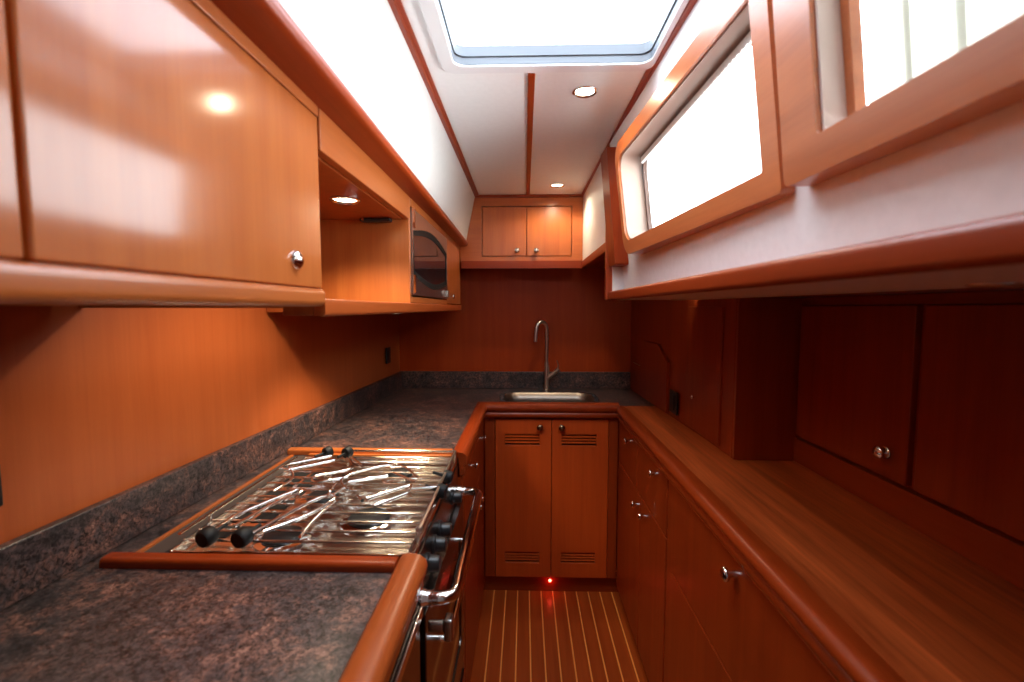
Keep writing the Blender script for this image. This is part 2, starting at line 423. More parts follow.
plate(bm, W1['i'], [inner], lambda a, b: (WR(a, b) + 0.0225, a, b), lambda a, b: (WR(a, b) + 0.034, a, b)); obj('gasket', bm, M['gasket'], w1)
bm = BM(); plate(bm, inner, [], lambda a, b: (WR(a, b) + 0.026, a, b), lambda a, b: (WR(a, b) + 0.031, a, b)); obj('pane', bm, M['glass'], w1)
bm = BM(); pts = [(0.712, 1.838), (1.375, 1.838)]
low = [(1.375 - k * (0.663 / 90), 1.822 + (0.004 if k % 2 else 0.0)) for k in range(91)]
plate(bm, pts + low, [], lambda a, b: (WR(a, b) + 0.014, a, b), lambda a, b: (WR(a, b) + 0.021, a, b)); obj('pleated_blind', bm, M['fabric'], w1)

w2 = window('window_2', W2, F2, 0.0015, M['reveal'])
inner2 = rrect(-0.098, 0.546, 1.612, 1.852, 0.008)
bm = BM(); plate(bm, W2['i'], [inner2], lambda a, b: (WR(a, b) + 0.002, a, b), lambda a, b: (WR(a, b) + 0.015, a, b)); obj('inner_frame', bm, M['frame'], w2, 0.003)
bm = BM(); plate(bm, inner2, [], lambda a, b: (WR(a, b) + 0.054, a, b), lambda a, b: (WR(a, b) + 0.058, a, b)); obj('pane', bm, M['glass'], w2)
for k in range(11):
    yc = 0.524 - k * 0.055
    bm = BM()
    prf = [(yc - 0.036 + 0.072 * t / 6, 0.007 * math.sin(PI * t / 6) + 0.012 * (t / 6)) for t in range(7)]
    col = []
    for zz in (1.614, 1.850):
        col.append([bm.verts.new((WR(a, zz) + 0.0165 + o, a, zz)) for a, o in prf])
    for t in range(6): bm.faces.new((col[0][t], col[0][t + 1], col[1][t + 1], col[1][t]))
    obj('blind_slat', bm, M['slat'], w2)

# roof hatch
w3 = bpy.data.objects.new('window_3', None); C.objects.link(w3); w3['kind'] = 'structure'; w3.location = (0.064, 0.8, CZ)
bm = BM()
ho = rrect(hx0 - 0.030, hx1 + 0.010, hy0 - 0.03, hy1 + 0.030, 0.035); hi_ = rrect(hx0 + 0.003, hx1 - 0.003, hy0 + 0.003, hy1 - 0.003, 0.028)
plate(bm, ho, [hi_], lambda a, b: (a, b, CZ - 0.007), lambda a, b: (a, b, CZ - 0.0005)); obj('flange', bm, M['white'], w3, 0.003)
bm = BM(); hj = rrect(hx0 + 0.001, hx1 - 0.001, hy0 + 0.001, hy1 - 0.001, 0.028)
for za, zb, g in ((CZ - 0.0004, CZ + 0.014, 0.003), (CZ + 0.014, CZ + 0.017, 0.002), (CZ + 0.017, CZ + 0.040, 0.006)):
    hk = rrect(hx0 + g, hx1 - g, hy0 + g, hy1 - g, 0.026)
    plate(bm, hj, [hk], lambda a, b: (a, b, za), lambda a, b: (a, b, zb))
obj('hatch_frame', bm, M['alu'], w3)
bm = BM(); plate(bm, rrect(hx0 + 0.001, hx1 - 0.001, hy0 + 0.001, hy1 - 0.001, 0.028), [], lambda a, b: (a, b, CZ + 0.0405), lambda a, b: (a, b, CZ + 0.047)); obj('pane', bm, M['acrylic'], w3)

# ------------------------------------------------------------------ recessed lights
def downlight(loc, label, r=0.034, power=8, name='ceiling_light', group=None, lit=True, cat='light', spread=160):
    t = thing(name, label, cat, loc, group)
    bm = BM(); x, y, z = loc
    lathe(bm, [(r * 0.72, 0.0005), (r * 0.76, -0.003), (r * 0.9, -0.0055), (r, -0.0035), (r, 0.0)], loc, 'z', 28)
    # open centre: remove cap faces
    fs = [f for f in bm.faces if len(f.verts) > 4]; bmesh.ops.delete(bm, geom=fs, context='FACES_ONLY')
    obj('trim_ring', bm, M['chrome'] if lit else M['satin'], t)
    bm = BM(); lathe(bm, [(0, -0.0012), (r * 0.74, -0.0012), (r * 0.74, -0.0004), (0, -0.0004)], loc, 'z', 28)
    obj('lens', bm, M['lens'] if lit else M['offlens'], t)
    if power:
        l = bpy.data.lights.new('lamp', 'SPOT'); l.energy = power; l.color = (1.0, 0.80, 0.55)
        l.spot_size = math.radians(spread); l.spot_blend = 0.6; l.shadow_soft_size = 0.018
        lo = bpy.data.objects.new('lamp', l); C.objects.link(lo); lo.parent = t; lo.location = (0, 0, -0.022)
    return t
downlight((0.162, 1.28, CZ), 'round white ceiling downlight just aft of the roof hatch, the nearer and larger one', power=3.5, group='ceiling downlights')
downlight((0.154, 2.22, CZ), 'small far ceiling downlight close to the back wall cabinet', power=6.5, group='ceiling downlights')

# ------------------------------------------------------------------ near left wall cabinet
def slab_x(bm, xf, xb, y0, y1, z0, z1): box(bm, min(xf, xb), max(xf, xb), y0, y1, z0, z1)
t = thing('wall_cabinet', 'glossy cherry wall cabinet nearest the camera on the upper left, two flat doors', 'cabinet', (-0.55, 0.20, 1.402))
bm = BM(); prism(bm, [(XL(-.6) + .002, -0.6), (XF - 0.021, -0.6), (XF - 0.021, 0.760), (XL(.76) + .002, 0.760)], 1.406, 1.733); obj('body', bm, M['cherry_z'], t)
bm = BM(); slab_x(bm, XF, XF - 0.020, -0.6, 0.766, 1.7135, 1.733); obj('header', bm, M['cherry_y'], t, 0.002)
for y0, y1 in ((0.3085, 0.762), (-0.15, 0.3045)):
    bm = BM(); slab_x(bm, XF, XF - 0.020, y0, y1, 1.4325, 1.712); d = obj('door', bm, M['cherry_gloss'], t, 0.003)
    if y0 > 0:
        knob(d, (XF, 0.675, 1.471), 'x', 'chrome', 1.0, [(0.0145, 0), (0.0145, 0.002), (0.012, 0.006), (0.006, 0.009), (0, 0.010)])
bm = BM(); sweep(bm, [(XF, -0.6), (XF, 0.757)], rrect(-0.03, 0.007, 1.4025, 1.4315, rs=(0.003, 0.010, 0.009, 0.002), n=5)); obj('light_rail', bm, M['cherry_y'], t, 0.004)

# ------------------------------------------------------------------ niche / microwave unit
NY0, NY1, NY2, NY3 = 0.770, 1.355, 1.372, 2.418
t = thing('wall_unit', 'cherry wall unit with a lit open niche, microwave bay and narrow end door', 'cabinet', (-0.55, 1.6, 1.385))
bm = BM()
def lp(y0, y1, xf, z0, z1): prism(bm, [(XL(y0) + .002, y0), (xf, y0), (xf, y1), (XL(y1) + .002, y1)], z0, z1)
lp(NY1, NY3, XF - 0.004, 1.387, 1.4155)                        # bottom board (the niche itself is open below)
lp(0.800, 0.812, XF - 0.025, 1.400, 1.6595); box(bm, -0.415, XF - 0.0215, 0.7715, 0.79, 1.387, 1.4155)
lp(NY0, NY1, XF - 0.021, 1.660, 1.676)                         # niche ceiling
lp(NY1, NY2, XF - 0.001, 1.4157, 1.733)                         # divider left of microwave
lp(1.998, 2.010, XF - 0.020, 1.416, 1.733)                     # divider right of microwave
lp(NY3 - 0.012, NY3, XF - 0.020, 1.416, 1.733)
obj('body', bm, M['cherry_z'], t, 0.0015)
bm = BM(); slab_x(bm, XF, XF - 0.020, NY0, NY1 - 0.0005, 1.662, 1.733)
slab_x(bm, XF, XF - 0.020, NY2 + 0.0005, 1.997, 1.703, 1.733); slab_x(bm, XF, XF - 0.020, NY2 + 0.0005, 1.997, 1.416, 1.434)
obj('header', bm, M['cherry_y'], t, 0.002)
bm = BM(); slab_x(bm, XF, XF - 0.018, 2.0, NY3 - .001, 1.420, 1.731); d = obj('door', bm, M['cherry_z'], t, 0.002)
knob(d, (XF, 2.075, 1.452), 'x', 'chrome', 0.8)
bm = BM(); sweep(bm, [(XF, 0.7585), (XF, NY3)], rrect(-0.003, 0.005, 1.3855, 1.4155, rs=(0.001, 0.007, 0.004, 0.001), n=4)); slab_x(bm, XF - 0.0035, XF - 0.020, NY0, NY1 - .001, 1.387, 1.4155); obj('light_rail', bm, M['edge_wood'], t)
downlight((-0.430, 1.10, 1.660), 'lit round downlight in the ceiling of the open niche', 0.036, 11, 'niche_light', spread=140)
t = thing('niche_fitting', 'slim black fitting on the niche ceiling against the microwave divider', 'fitting', (-0.43, 1.33, 1.66))
bm = BM(); box(bm, -0.478, -0.388, 1.322, 1.350, 1.650, 1.6597); obj('housing', bm, M['black'], t, 0.004)
bm = BM(); lathe(bm, [(0.004, 0), (0.004, 0.004), (0, 0.005)], (-0.466, 1.322, 1.655), '-y', 12); obj('button', bm, M['chrome'], t)
for (x, y), lab in zip(((-0.50, 1.48), (-0.42, 1.48)), ('left one of two tiny chrome puck lights under the microwave unit', 'right one of two tiny chrome puck lights under the microwave unit')):
    downlight((x, y, 1.3868), lab, 0.022, 6.0, 'under_shelf_light', 'puck lights under the wall unit', True, spread=120)

# microwave
mx0, my0, my1, mz0, mz1 = XF - 0.30, 1.378, 1.992, 1.4355, 1.700
t = thing('microwave', 'built-in microwave with dark oval window in the left wall unit', 'microwave', ((XF + mx0) / 2, 1.685, mz0))
bm = BM(); box(bm, mx0, XF - 0.019, my0, my1, mz0, mz1); obj('housing', bm, M['black'], t)
bm = BM()
yc, zc, ha, hb = 1.685, 1.568, 0.3035, 0.100
def lens_loop(sa, sb, n=14):
    a0, a1 = yc - ha * sa, yc + ha * sa
    up = [(a0 + (a1 - a0) * k / n, zc + hb * sb * (0.66 + 0.34 * math.sin(PI * k / n))) for k in range(n + 1)]
    dn = [(a1 - (a1 - a0) * k / n, zc - hb * sb * (0.66 + 0.34 * math.sin(PI * k / n))) for k in range(n + 1)]
    return up + dn
plate(bm, [(my0, mz0 + .004), (my1, mz0 + .004), (my1, mz1), (my0, mz1)], [lens_loop(0.985, 1.0)], lambda a, b: (XF + 0.003, a, b), lambda a, b: (XF - 0.018, a, b))
d = obj('door', bm, M['mwsteel'], t)
bm = BM(); plate(bm, lens_loop(0.98, 0.99), [lens_loop(0.93, 0.80)], lambda a, b: (XF + 0.0015, a, b), lambda a, b: (XF - 0.016, a, b)); obj('window_rim', bm, M['rimblack'], d)
bm = BM(); plate(bm, lens_loop(0.93, 0.80), [], lambda a, b: (XF - 0.0005, a, b), lambda a, b: (XF - 0.014, a, b)); obj('window_glass', bm, M['darkglass'], d)
bm = BM()
box(bm, XF + 0.0032, XF + 0.010, my0 + .001, my0 + .010, mz0 + .01, 1.500); obj('edge_strip', bm, M['chrome'], d); bm = BM(); box(bm, XF + 0.0032, XF + 0.010, my0 + .001, my0 + .010, 1.64, mz1 - .004)
obj('edge_strip', bm, M['chrome'], d)
bm = BM(); box(bm, XF + 0.0032, XF + 0.016, 1.93, 1.955, 1.445, 1.475); obj('handle', bm, M['satin'], d, 0.003)

# ------------------------------------------------------------------ back wall cabinet
UY = 2.42
t = thing('wall_cabinet', 'small two-door cherry cabinet high on the back wall above the sink', 'cabinet', (-0.01, 2.5, 1.607))
bm = BM(); box(bm, -0.336, 0.301, UY + 0.002, UY + 0.175, 1.640, CZ - 0.001); obj('body', bm, M['cherry_z'], t)
bm = BM()
plate(bm, [(-0.336, 1.645), (0.301, 1.645), (0.301, CZ - .015), (-0.336, CZ - .015)], [[(-0.224, 1.668), (0.246, 1.668), (0.246, 1.928), (-0.224, 1.928)]],
      lambda a, b: (a, UY - 0.016, b), lambda a, b: (a, UY + 0.0015, b)); obj('face_frame', bm, M['cherry_x'], t)
for x0, x1, kx in ((-0.221, 0.0075, -0.040), (0.0105, 0.243, 0.060)):
    bm = BM(); box(bm, x0, x1, UY - 0.015, UY + 0.0015, 1.671, 1.925); d = obj('door', bm, M['cherry_z'], t, 0.003)
    knob(d, (kx, UY - 0.015, 1.697), '-y', 'chrome', 1.05)
bm = BM(); sweep(bm, [(0.296, UY - 0.016), (-0.33, UY - 0.016)], [(-0.015, 1.606), (0.010, 1.606), (0.014, 1.612), (0.012, 1.622), (0.006, 1.626), (0.008, 1.632), (0.002, 1.6445), (-0.015, 1.6445)])
obj('bottom_moulding', bm, M['red_x'], t)

# ------------------------------------------------------------------ worktop (U-shaped round the stove, L to the sink)
SY0, SY1 = 0.790, 1.335          # stove bay
t = thing('worktop', 'mottled grey-brown laminate worktop with red wood edge running round stove to sink', 'worktop', (-0.45, 1.4, 0.905))
bm = BM()
sink_hole = rrect(-0.118, 0.366, 2.166, 2.450, 0.085)
outer = [(-0.200, -0.5), (XL(-.5) + .002, -0.5), (XL(2.598) + .002, 2.598), (XR(2.598) - .003, 2.598), (XR(2.13) - .003, 2.13), (0.44, 2.13), (0.44, 2.114), (-0.200, 2.114), (-0.200, 1.395), (-0.672, 1.395), (-0.672, 0.765), (-0.200, 0.765)]
plate(bm, outer, [sink_hole], lambda a, b: (a, b, 0.940), lambda a, b: (a, b, 0.908)); obj('slab', bm, M['laminate'], t)
front = [(-0.026, 0.9405), (-0.026, 0.950), (-0.020, 0.957), (-0.006, 0.9585), (0.010, 0.956), (0.021, 0.948), (0.024, 0.936), (0.021, 0.922), (0.013, 0.916), (0.011, 0.913), (0.015, 0.908), (0.016, 0.898), (0.012, 0.890), (0.006, 0.887), (-0.001, 0.8865), (-0.001, 0.907), (-0.004, 0.9405)]
front = [(o, z) for o, z in front if True]
bm = BM(); sweep(bm, [(-0.198, 0.787), (-0.198, -0.5)], [(-o, z) for o, z in front]); obj('fiddle_rail', bm, M['edge_wood'], t, angle=60)
bm = BM(); sweep(bm, [(-0.752, 0.770), (-0.2245, 0.770)], rrect(-0.016, 0.016, 0.9405, 0.9565, rs=(0.0, 0.0, 0.009, 0.009))); obj('fiddle_rail', bm, M['red_x'], t, 0.0)
bm = BM(); sweep(bm, [(-0.742, 1.386), (-0.2245, 1.386)], rrect(-0.020, 0.010, 0.9405, 0.9585, rs=(0.0, 0.0, 0.008, 0.008)) ); box(bm, -0.670, -0.224, 1.362, 1.376, 0.910, 0.948); obj('fiddle_rail', bm, M['cherry_x'], t, 0.002)
bm = BM(); sweep(bm, [(-0.198, 1.362), (-0.198, 2.106), (0.4395, 2.106)], [(o, z) for o, z in front]); obj('fiddle_rail', bm, M['red_y'], t, angle=60)
bm = BM(); box(bm, -0.724, -0.715, 0.789, 1.364, 0.9405, 0.946); obj('edge_strip', bm, M['cherry_y'], t)
bm = BM(); box(bm, -0.714, -0.674, 0.789, 1.364, 0.9405, 0.9425); obj('filler_strip', bm, M['filler'], t)
# upstand
bm = BM()
pl = [(XL(-.5) + .002, -0.5), (XL(2.597) + .002, 2.597), (XR(2.597) - .003, 2.597), (XR(2.578) - .003, 2.578), (XL(2.578) + .021, 2.578), (XL(-.5) + .021, -0.5)]
prism(bm, pl, 0.9405, 1.036)
b = obj('backsplash', bm, M['laminate'], None, 0.003, loc=(-0.73, 2.0, 0.9405))
b['label'] = 'laminate upstand along the foot of the left and back walls behind the worktop'; b['category'] = 'backsplash'

# ------------------------------------------------------------------ sink and faucet
t = thing('sink', 'stainless steel sink basin let into the back worktop', 'sink', (0.122, 2.31, 0.941))
bm = BM(); ri = rrect(-0.106, 0.354, 2.180, 2.438, 0.078)
plate(bm, rrect(-0.126, 0.374, 2.160, 2.458, 0.092), [ri], lambda a, b: (a, b, 0.9445), lambda a, b: (a, b, 0.9408)); obj('rim', bm, M['chrome'], t)
bm = BM()
def loop(g, z): return [bm.verts.new((min(max(a, -0.094 + g), 0.338 - g) if g else a, min(max(b_, 2.184 + g), 2.432 - g) if g else b_, z)) for a, b_ in ri]
cx_, cy_ = 0.122, 2.308
def lp2(s, z): return [bm.verts.new((cx_ + (a - cx_) * s, cy_ + (b_ - cy_) * s, z)) for a, b_ in ri]
rings = [lp2(1.0, 0.944), lp2(0.985, 0.90), lp2(0.965, 0.80), lp2(0.93, 0.785), lp2(0.5, 0.781), lp2(0.1, 0.779)]
for A, B in zip(rings, rings[1:]):
    for i in range(len(A)): bm.faces.new((A[i], A[(i + 1) % len(A)], B[(i + 1) % len(A)], B[i]))
bm.faces.new(rings[-1])
o = obj('basin', bm, M['basin'], t)
md = o.modifiers.new('solid', 'SOLIDIFY'); md.thickness = 0.0015; md.offset = 0
bm = BM(); lathe(bm, [(0.035, 0), (0.035, 0.004), (0.026, 0.004), (0.022, 0.001), (0, 0.001)], (cx_, cy_, 0.7835), 'z', 24); obj('drain', bm, M['chrome'], t)

t = thing('faucet', 'tall brushed gooseneck faucet with side lever behind the sink', 'faucet', (0.124, 2.520, 0.941))
fx, fy = 0.124, 2.520
bm = BM(); lathe(bm, [(0.021, 0), (0.021, 0.006), (0.0165, 0.009), (0.0155, 0.05), (0.0145, 0.13), (0.0115, 0.16), (0.0115, 0.162)], (fx, fy, 0.9405), 'z', 20); obj('body', bm, M['satin'], t)
bm = BM()
arc = [(fx, fy, 1.095), (fx, fy, 1.20), (fx, fy, 1.285)] + [(fx - 0.029 + 0.029 * math.cos(a), fy - 0.012 * (1 - math.cos(a)), 1.287 + 0.036 * math.sin(a)) for a in [PI * k / 12 for k in range(1, 12)]] + [(fx - 0.060, fy - 0.026, 1.270), (fx - 0.0635, fy - 0.030, 1.215)]
tube(bm, arc, 0.0095, 12); obj('spout', bm, M['satin'], t, angle=60)
bm = BM(); tube(bm, [(fx + 0.008, fy - 0.006, 1.012), (fx + 0.066, fy - 0.012, 1.062)], [0.0115, 0.0125], 14); s_ = obj('valve', bm, M['satin'], t)
bm = BM(); tube(bm, smooth_path([(fx + 0.062, fy - 0.012, 1.066), (fx + 0.063, fy - 0.014, 1.085), (fx + 0.056, fy - 0.014, 1.112)], 3), [0.004] * 4 + [0.0028] * 3, 8); obj('lever', bm, M['satin'], s_)

# ------------------------------------------------------------------ outlets
def outlet_x(loc, sx, label, w=0.045, h=0.085, shift=0):
    t = thing('outlet', label, 'outlet', loc); x, y, z = loc
    bm = BM(); box(bm, min(x, x + sx * 0.008), max(x, x + sx * 0.008), y - w, y + w, z - h / 2, z + h / 2); p = obj('cover_plate', bm, M['black'], t, 0.003)
    bm = BM(); box(bm, min(x + sx * .0082, x + sx * 0.012), max(x + sx * .0082, x + sx * 0.012), y - w * .45, y + w * .45, z - h * .32, z + h * .32); obj('socket', bm, M['black'], t, 0.002)
outlet_x((XL(2.36) + .0045, 2.39, 1.149), 1, 'black outlet on the left wall in the far corner under the wall unit', 0.036, 0.085)
outlet_x((XL(0.60) + .006, 0.615, 1.130), 1, 'black outlet cut off by the left edge of the frame above the near worktop', 0.045, 0.068)
outlet_x((XR(1.90) - .004, 1.888, 1.010), -1, 'black outlet low on the right wall beside the projecting locker', 0.045, 0.095)

# ------------------------------------------------------------------ base units
def front_y(parent, x0, x1, z0, z1, y, mat, name='door', th=0.018):
    bm = BM(); box(bm, x0, x1, y, y + th, z0, z1); return obj(name, bm, mat, parent, 0.0025)
def front_x(parent, y0, y1, z0, z1, xf, into, mat, name='door'):
    bm = BM(); box(bm, min(xf, xf + into), max(xf, xf + into), y0, y1, z0, z1); return obj(name, bm, mat, parent, 0.0025)

# sink base
FY = 2.120
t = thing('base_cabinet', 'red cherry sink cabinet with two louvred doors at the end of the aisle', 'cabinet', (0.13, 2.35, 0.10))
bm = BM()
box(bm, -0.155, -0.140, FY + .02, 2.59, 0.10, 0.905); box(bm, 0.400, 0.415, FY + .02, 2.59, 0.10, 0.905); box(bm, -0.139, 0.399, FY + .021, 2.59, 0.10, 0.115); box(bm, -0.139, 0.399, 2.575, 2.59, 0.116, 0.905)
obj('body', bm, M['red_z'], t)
bm = BM()
box(bm, -0.188, -0.140, FY + .002, FY + .019, 0.098, 0.8855); obj('stile', bm, M['red_z'], t, 0.001)
bm = BM(); box(bm, 0.399, 0.443, FY + .002, FY + .019, 0.098, 0.8855); obj('stile', bm, M['red_z'], t, 0.001)
bm = BM(); box(bm, -0.139, 0.398, FY + .004, FY + .0195, 0.8775, 0.8845); obj('rail', bm, M['red_x'], t)
M['door_red'] = wood('sink_door_wood', (0.46, 0.062, 0.008), (0.58, 0.086, 0.012), 'z', 0.38, 0.1, 0.25, 0.5, 0.3)
for x0, x1, kx, v0 in ((-0.137, 0.1285, 0.074, -0.092), (0.1315, 0.397, 0.176, 0.177)):
    bm = BM(); vz = ((0.750, 0.806), (0.172, 0.226)); hs = [[(v0 + 0.0, a), (v0 + 0.165, a), (v0 + 0.165, c), (v0, c)] for a, c in vz]
    plate(bm, [(x0, 0.100), (x1, 0.100), (x1, 0.876), (x0, 0.876)], hs, lambda a, b: (a, FY - 0.002, b), lambda a, b: (a, FY + 0.018, b))
    d = obj('door', bm, M['door_red'], t, 0.0015)
    for a, c in vz:
        bm = BM(); box(bm, v0 + .0005, v0 + .1645, FY + 0.012, FY + 0.017, a + .0005, c - .0005)
        v = obj('vent', bm, M['void'], d)
        for k in range(4):
            z = a + 0.010 + k * (c - a) / 4.0
            bm = BM(); vs = [(v0 + .0005, FY + 0.001, z), (v0 + .1645, FY + 0.001, z), (v0 + .1645, FY + 0.0115, z + 0.005), (v0 + .0005, FY + 0.0115, z + 0.005)]
            A = [bm.verts.new(p) for p in vs]; B = [bm.verts.new((p[0], p[1], p[2] + 0.0022)) for p in vs]
            bm.faces.new(A); bm.faces.new(B[::-1])
            for i in range(4): bm.faces.new((A[i], A[(i + 1) % 4], B[(i + 1) % 4], B[i]))
            if k == 0: slb = bm
            else:
                me_ = bpy.data.meshes.new('tmp'); bm.to_mesh(me_); slb.from_mesh(me_); bm.free(); bpy.data.meshes.remove(me_)
        obj('louvre', slb, M['door_red'], d)
    knob(d, (kx, FY - 0.002, 0.841), '-y', 'brass', 1.15)
t = thing('courtesy_light', 'tiny glowing red courtesy light in the toe kick below the sink doors', 'light', (0.1285, 2.1655, 0.056))
bm = BM(); lathe(bm, [(0.011, 0), (0.011, 0.002), (0.008, 0.004), (0.0075, 0.002)], (0.1285, 2.1655, 0.056), '-y', 18); obj('bezel', bm, M['satin'], t)
bm = BM(); lathe(bm, [(0.0072, 0.0022), (0.006, 0.0045), (0, 0.0055)], (0.1285, 2.1655, 0.056), '-y', 14); obj('lens', bm, M['led'], t)
l = bpy.data.lights.new('lamp', 'POINT'); l.energy = 0.05; l.color = (1, 0.05, 0.03); l.shadow_soft_size = 0.004
lo = bpy.data.objects.new('lamp', l); C.objects.link(lo); lo.parent = t; lo.location = (0, -0.012, 0)

# left base, aft of the stove
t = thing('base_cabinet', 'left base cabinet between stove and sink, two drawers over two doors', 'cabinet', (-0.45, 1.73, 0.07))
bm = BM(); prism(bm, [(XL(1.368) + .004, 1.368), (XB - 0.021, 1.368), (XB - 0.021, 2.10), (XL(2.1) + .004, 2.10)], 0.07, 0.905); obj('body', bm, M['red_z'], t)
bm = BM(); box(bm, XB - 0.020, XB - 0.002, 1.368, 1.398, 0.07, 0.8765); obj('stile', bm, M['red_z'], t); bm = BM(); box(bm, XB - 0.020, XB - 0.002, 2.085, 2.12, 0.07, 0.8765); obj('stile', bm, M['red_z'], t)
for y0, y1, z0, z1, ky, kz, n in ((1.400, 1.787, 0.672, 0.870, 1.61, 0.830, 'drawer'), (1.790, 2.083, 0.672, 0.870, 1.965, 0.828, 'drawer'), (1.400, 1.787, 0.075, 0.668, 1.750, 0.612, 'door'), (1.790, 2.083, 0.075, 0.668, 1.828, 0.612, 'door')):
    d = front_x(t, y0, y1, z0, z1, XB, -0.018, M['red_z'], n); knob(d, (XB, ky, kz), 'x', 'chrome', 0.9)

# left base, near: dark appliance with steel edge
t = thing('appliance', 'dark under-counter appliance with steel edging left of the stove, nearest the camera', 'appliance', (-0.45, 0.3, 0.07))
bm = BM(); prism(bm, [(XL(-.5) + .004, -0.5), (XB - 0.021, -0.5), (XB - 0.021, 0.780), (XL(.78) + .004, 0.780)], 0.07, 0.905); obj('body', bm, M['red_z'], t)
d = front_x(t, 0.05, 0.770, 0.08, 0.872, XB + 0.004, -0.022, M['ovensteel'], 'door')
bm = BM(); box(bm, XB + 0.0045, XB + 0.010, 0.05, 0.770, 0.852, 0.870); obj('steel_edge', bm, M['chrome'], d, 0.002)

# right base, aft: drawers and doors
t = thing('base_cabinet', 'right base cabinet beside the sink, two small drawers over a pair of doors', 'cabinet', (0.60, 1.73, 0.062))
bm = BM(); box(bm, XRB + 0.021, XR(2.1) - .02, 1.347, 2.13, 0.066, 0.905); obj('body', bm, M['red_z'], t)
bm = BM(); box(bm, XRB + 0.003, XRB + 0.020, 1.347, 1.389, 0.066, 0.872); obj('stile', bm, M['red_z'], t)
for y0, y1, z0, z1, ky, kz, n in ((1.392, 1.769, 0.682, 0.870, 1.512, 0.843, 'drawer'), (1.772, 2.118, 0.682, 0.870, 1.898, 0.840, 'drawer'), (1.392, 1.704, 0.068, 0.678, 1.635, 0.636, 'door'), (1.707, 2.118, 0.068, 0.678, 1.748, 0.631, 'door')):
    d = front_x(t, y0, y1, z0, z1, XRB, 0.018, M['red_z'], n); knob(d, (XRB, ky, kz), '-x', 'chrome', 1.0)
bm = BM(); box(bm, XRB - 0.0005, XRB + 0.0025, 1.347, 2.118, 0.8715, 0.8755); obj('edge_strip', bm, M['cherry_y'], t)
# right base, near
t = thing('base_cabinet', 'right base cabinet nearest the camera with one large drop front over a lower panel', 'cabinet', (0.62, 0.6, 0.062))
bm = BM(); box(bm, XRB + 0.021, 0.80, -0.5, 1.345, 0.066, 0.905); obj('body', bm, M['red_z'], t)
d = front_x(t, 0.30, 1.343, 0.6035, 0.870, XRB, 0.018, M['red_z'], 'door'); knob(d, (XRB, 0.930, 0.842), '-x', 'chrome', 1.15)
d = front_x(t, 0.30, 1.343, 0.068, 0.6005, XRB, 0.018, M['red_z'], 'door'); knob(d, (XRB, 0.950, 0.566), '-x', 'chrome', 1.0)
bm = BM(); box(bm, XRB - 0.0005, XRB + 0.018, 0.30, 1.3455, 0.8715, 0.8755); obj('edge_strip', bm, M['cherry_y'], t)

# right wooden top
t = thing('worktop', 'long solid wood counter top running down the right side', 'worktop', (0.62, 1.0, 0.8765))
bm = BM()
outer = [(0.470, 2.128), (0.470, -0.5), (0.820, -0.5), (0.820, 1.366), (XR(1.37) - .004, 1.366), (XR(2.12) - .004, 2.128)]
prism(bm, outer, 0.908, 0.9405); obj('top', bm, M['top_wood'], t)
edge = [(0.026, 0.9410), (0.010, 0.9425), (-0.006, 0.944), (-0.016, 0.940), (-0.0215, 0.931), (-0.0215, 0.922), (-0.014, 0.914), (-0.008, 0.910), (-0.013, 0.906), (-0.0155, 0.897), (-0.013, 0.888), (-0.006, 0.880), (0.002, 0.8775), (0.020, 0.8775), (0.020, 0.907), (0.026, 0.9075)]
bm = BM(); sweep(bm, [(XRB, -0.5), (XRB, 2.0810)], edge); obj('edge_moulding', bm, M['red_y'], t, angle=60)
bm = BM(); prism(bm, [(0.446, 2.083), (0.469, 2.083), (0.469, 2.128), (0.446, 2.128)], 0.9085, 0.9425); 
obj('corner_block', bm, M['red_y'], t, 0.004)

# ------------------------------------------------------------------ right lockers
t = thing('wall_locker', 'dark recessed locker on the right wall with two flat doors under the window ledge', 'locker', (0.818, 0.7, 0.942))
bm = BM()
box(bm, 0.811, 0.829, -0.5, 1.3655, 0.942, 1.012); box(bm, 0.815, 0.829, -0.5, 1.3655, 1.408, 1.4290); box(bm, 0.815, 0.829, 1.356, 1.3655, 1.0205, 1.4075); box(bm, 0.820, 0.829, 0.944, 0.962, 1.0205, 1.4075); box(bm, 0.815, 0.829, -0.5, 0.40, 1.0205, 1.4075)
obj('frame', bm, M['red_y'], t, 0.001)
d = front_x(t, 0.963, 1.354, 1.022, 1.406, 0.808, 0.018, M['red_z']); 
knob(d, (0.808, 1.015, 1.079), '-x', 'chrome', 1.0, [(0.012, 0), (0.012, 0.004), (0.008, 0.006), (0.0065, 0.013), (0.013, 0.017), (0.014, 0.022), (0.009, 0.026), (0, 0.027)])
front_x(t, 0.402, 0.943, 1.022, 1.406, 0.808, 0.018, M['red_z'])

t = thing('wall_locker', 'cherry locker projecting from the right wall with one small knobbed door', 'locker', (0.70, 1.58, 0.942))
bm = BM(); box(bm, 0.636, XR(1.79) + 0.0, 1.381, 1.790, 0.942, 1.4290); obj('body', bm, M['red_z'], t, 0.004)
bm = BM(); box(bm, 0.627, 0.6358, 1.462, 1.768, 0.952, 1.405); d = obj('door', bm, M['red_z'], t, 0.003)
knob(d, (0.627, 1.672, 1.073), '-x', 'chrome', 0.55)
bm = BM(); box(bm, 0.634, 0.829, 1.3665, 1.3785, 0.942, 1.4290); o = obj('side_panel', bm, M['red_z'], t)

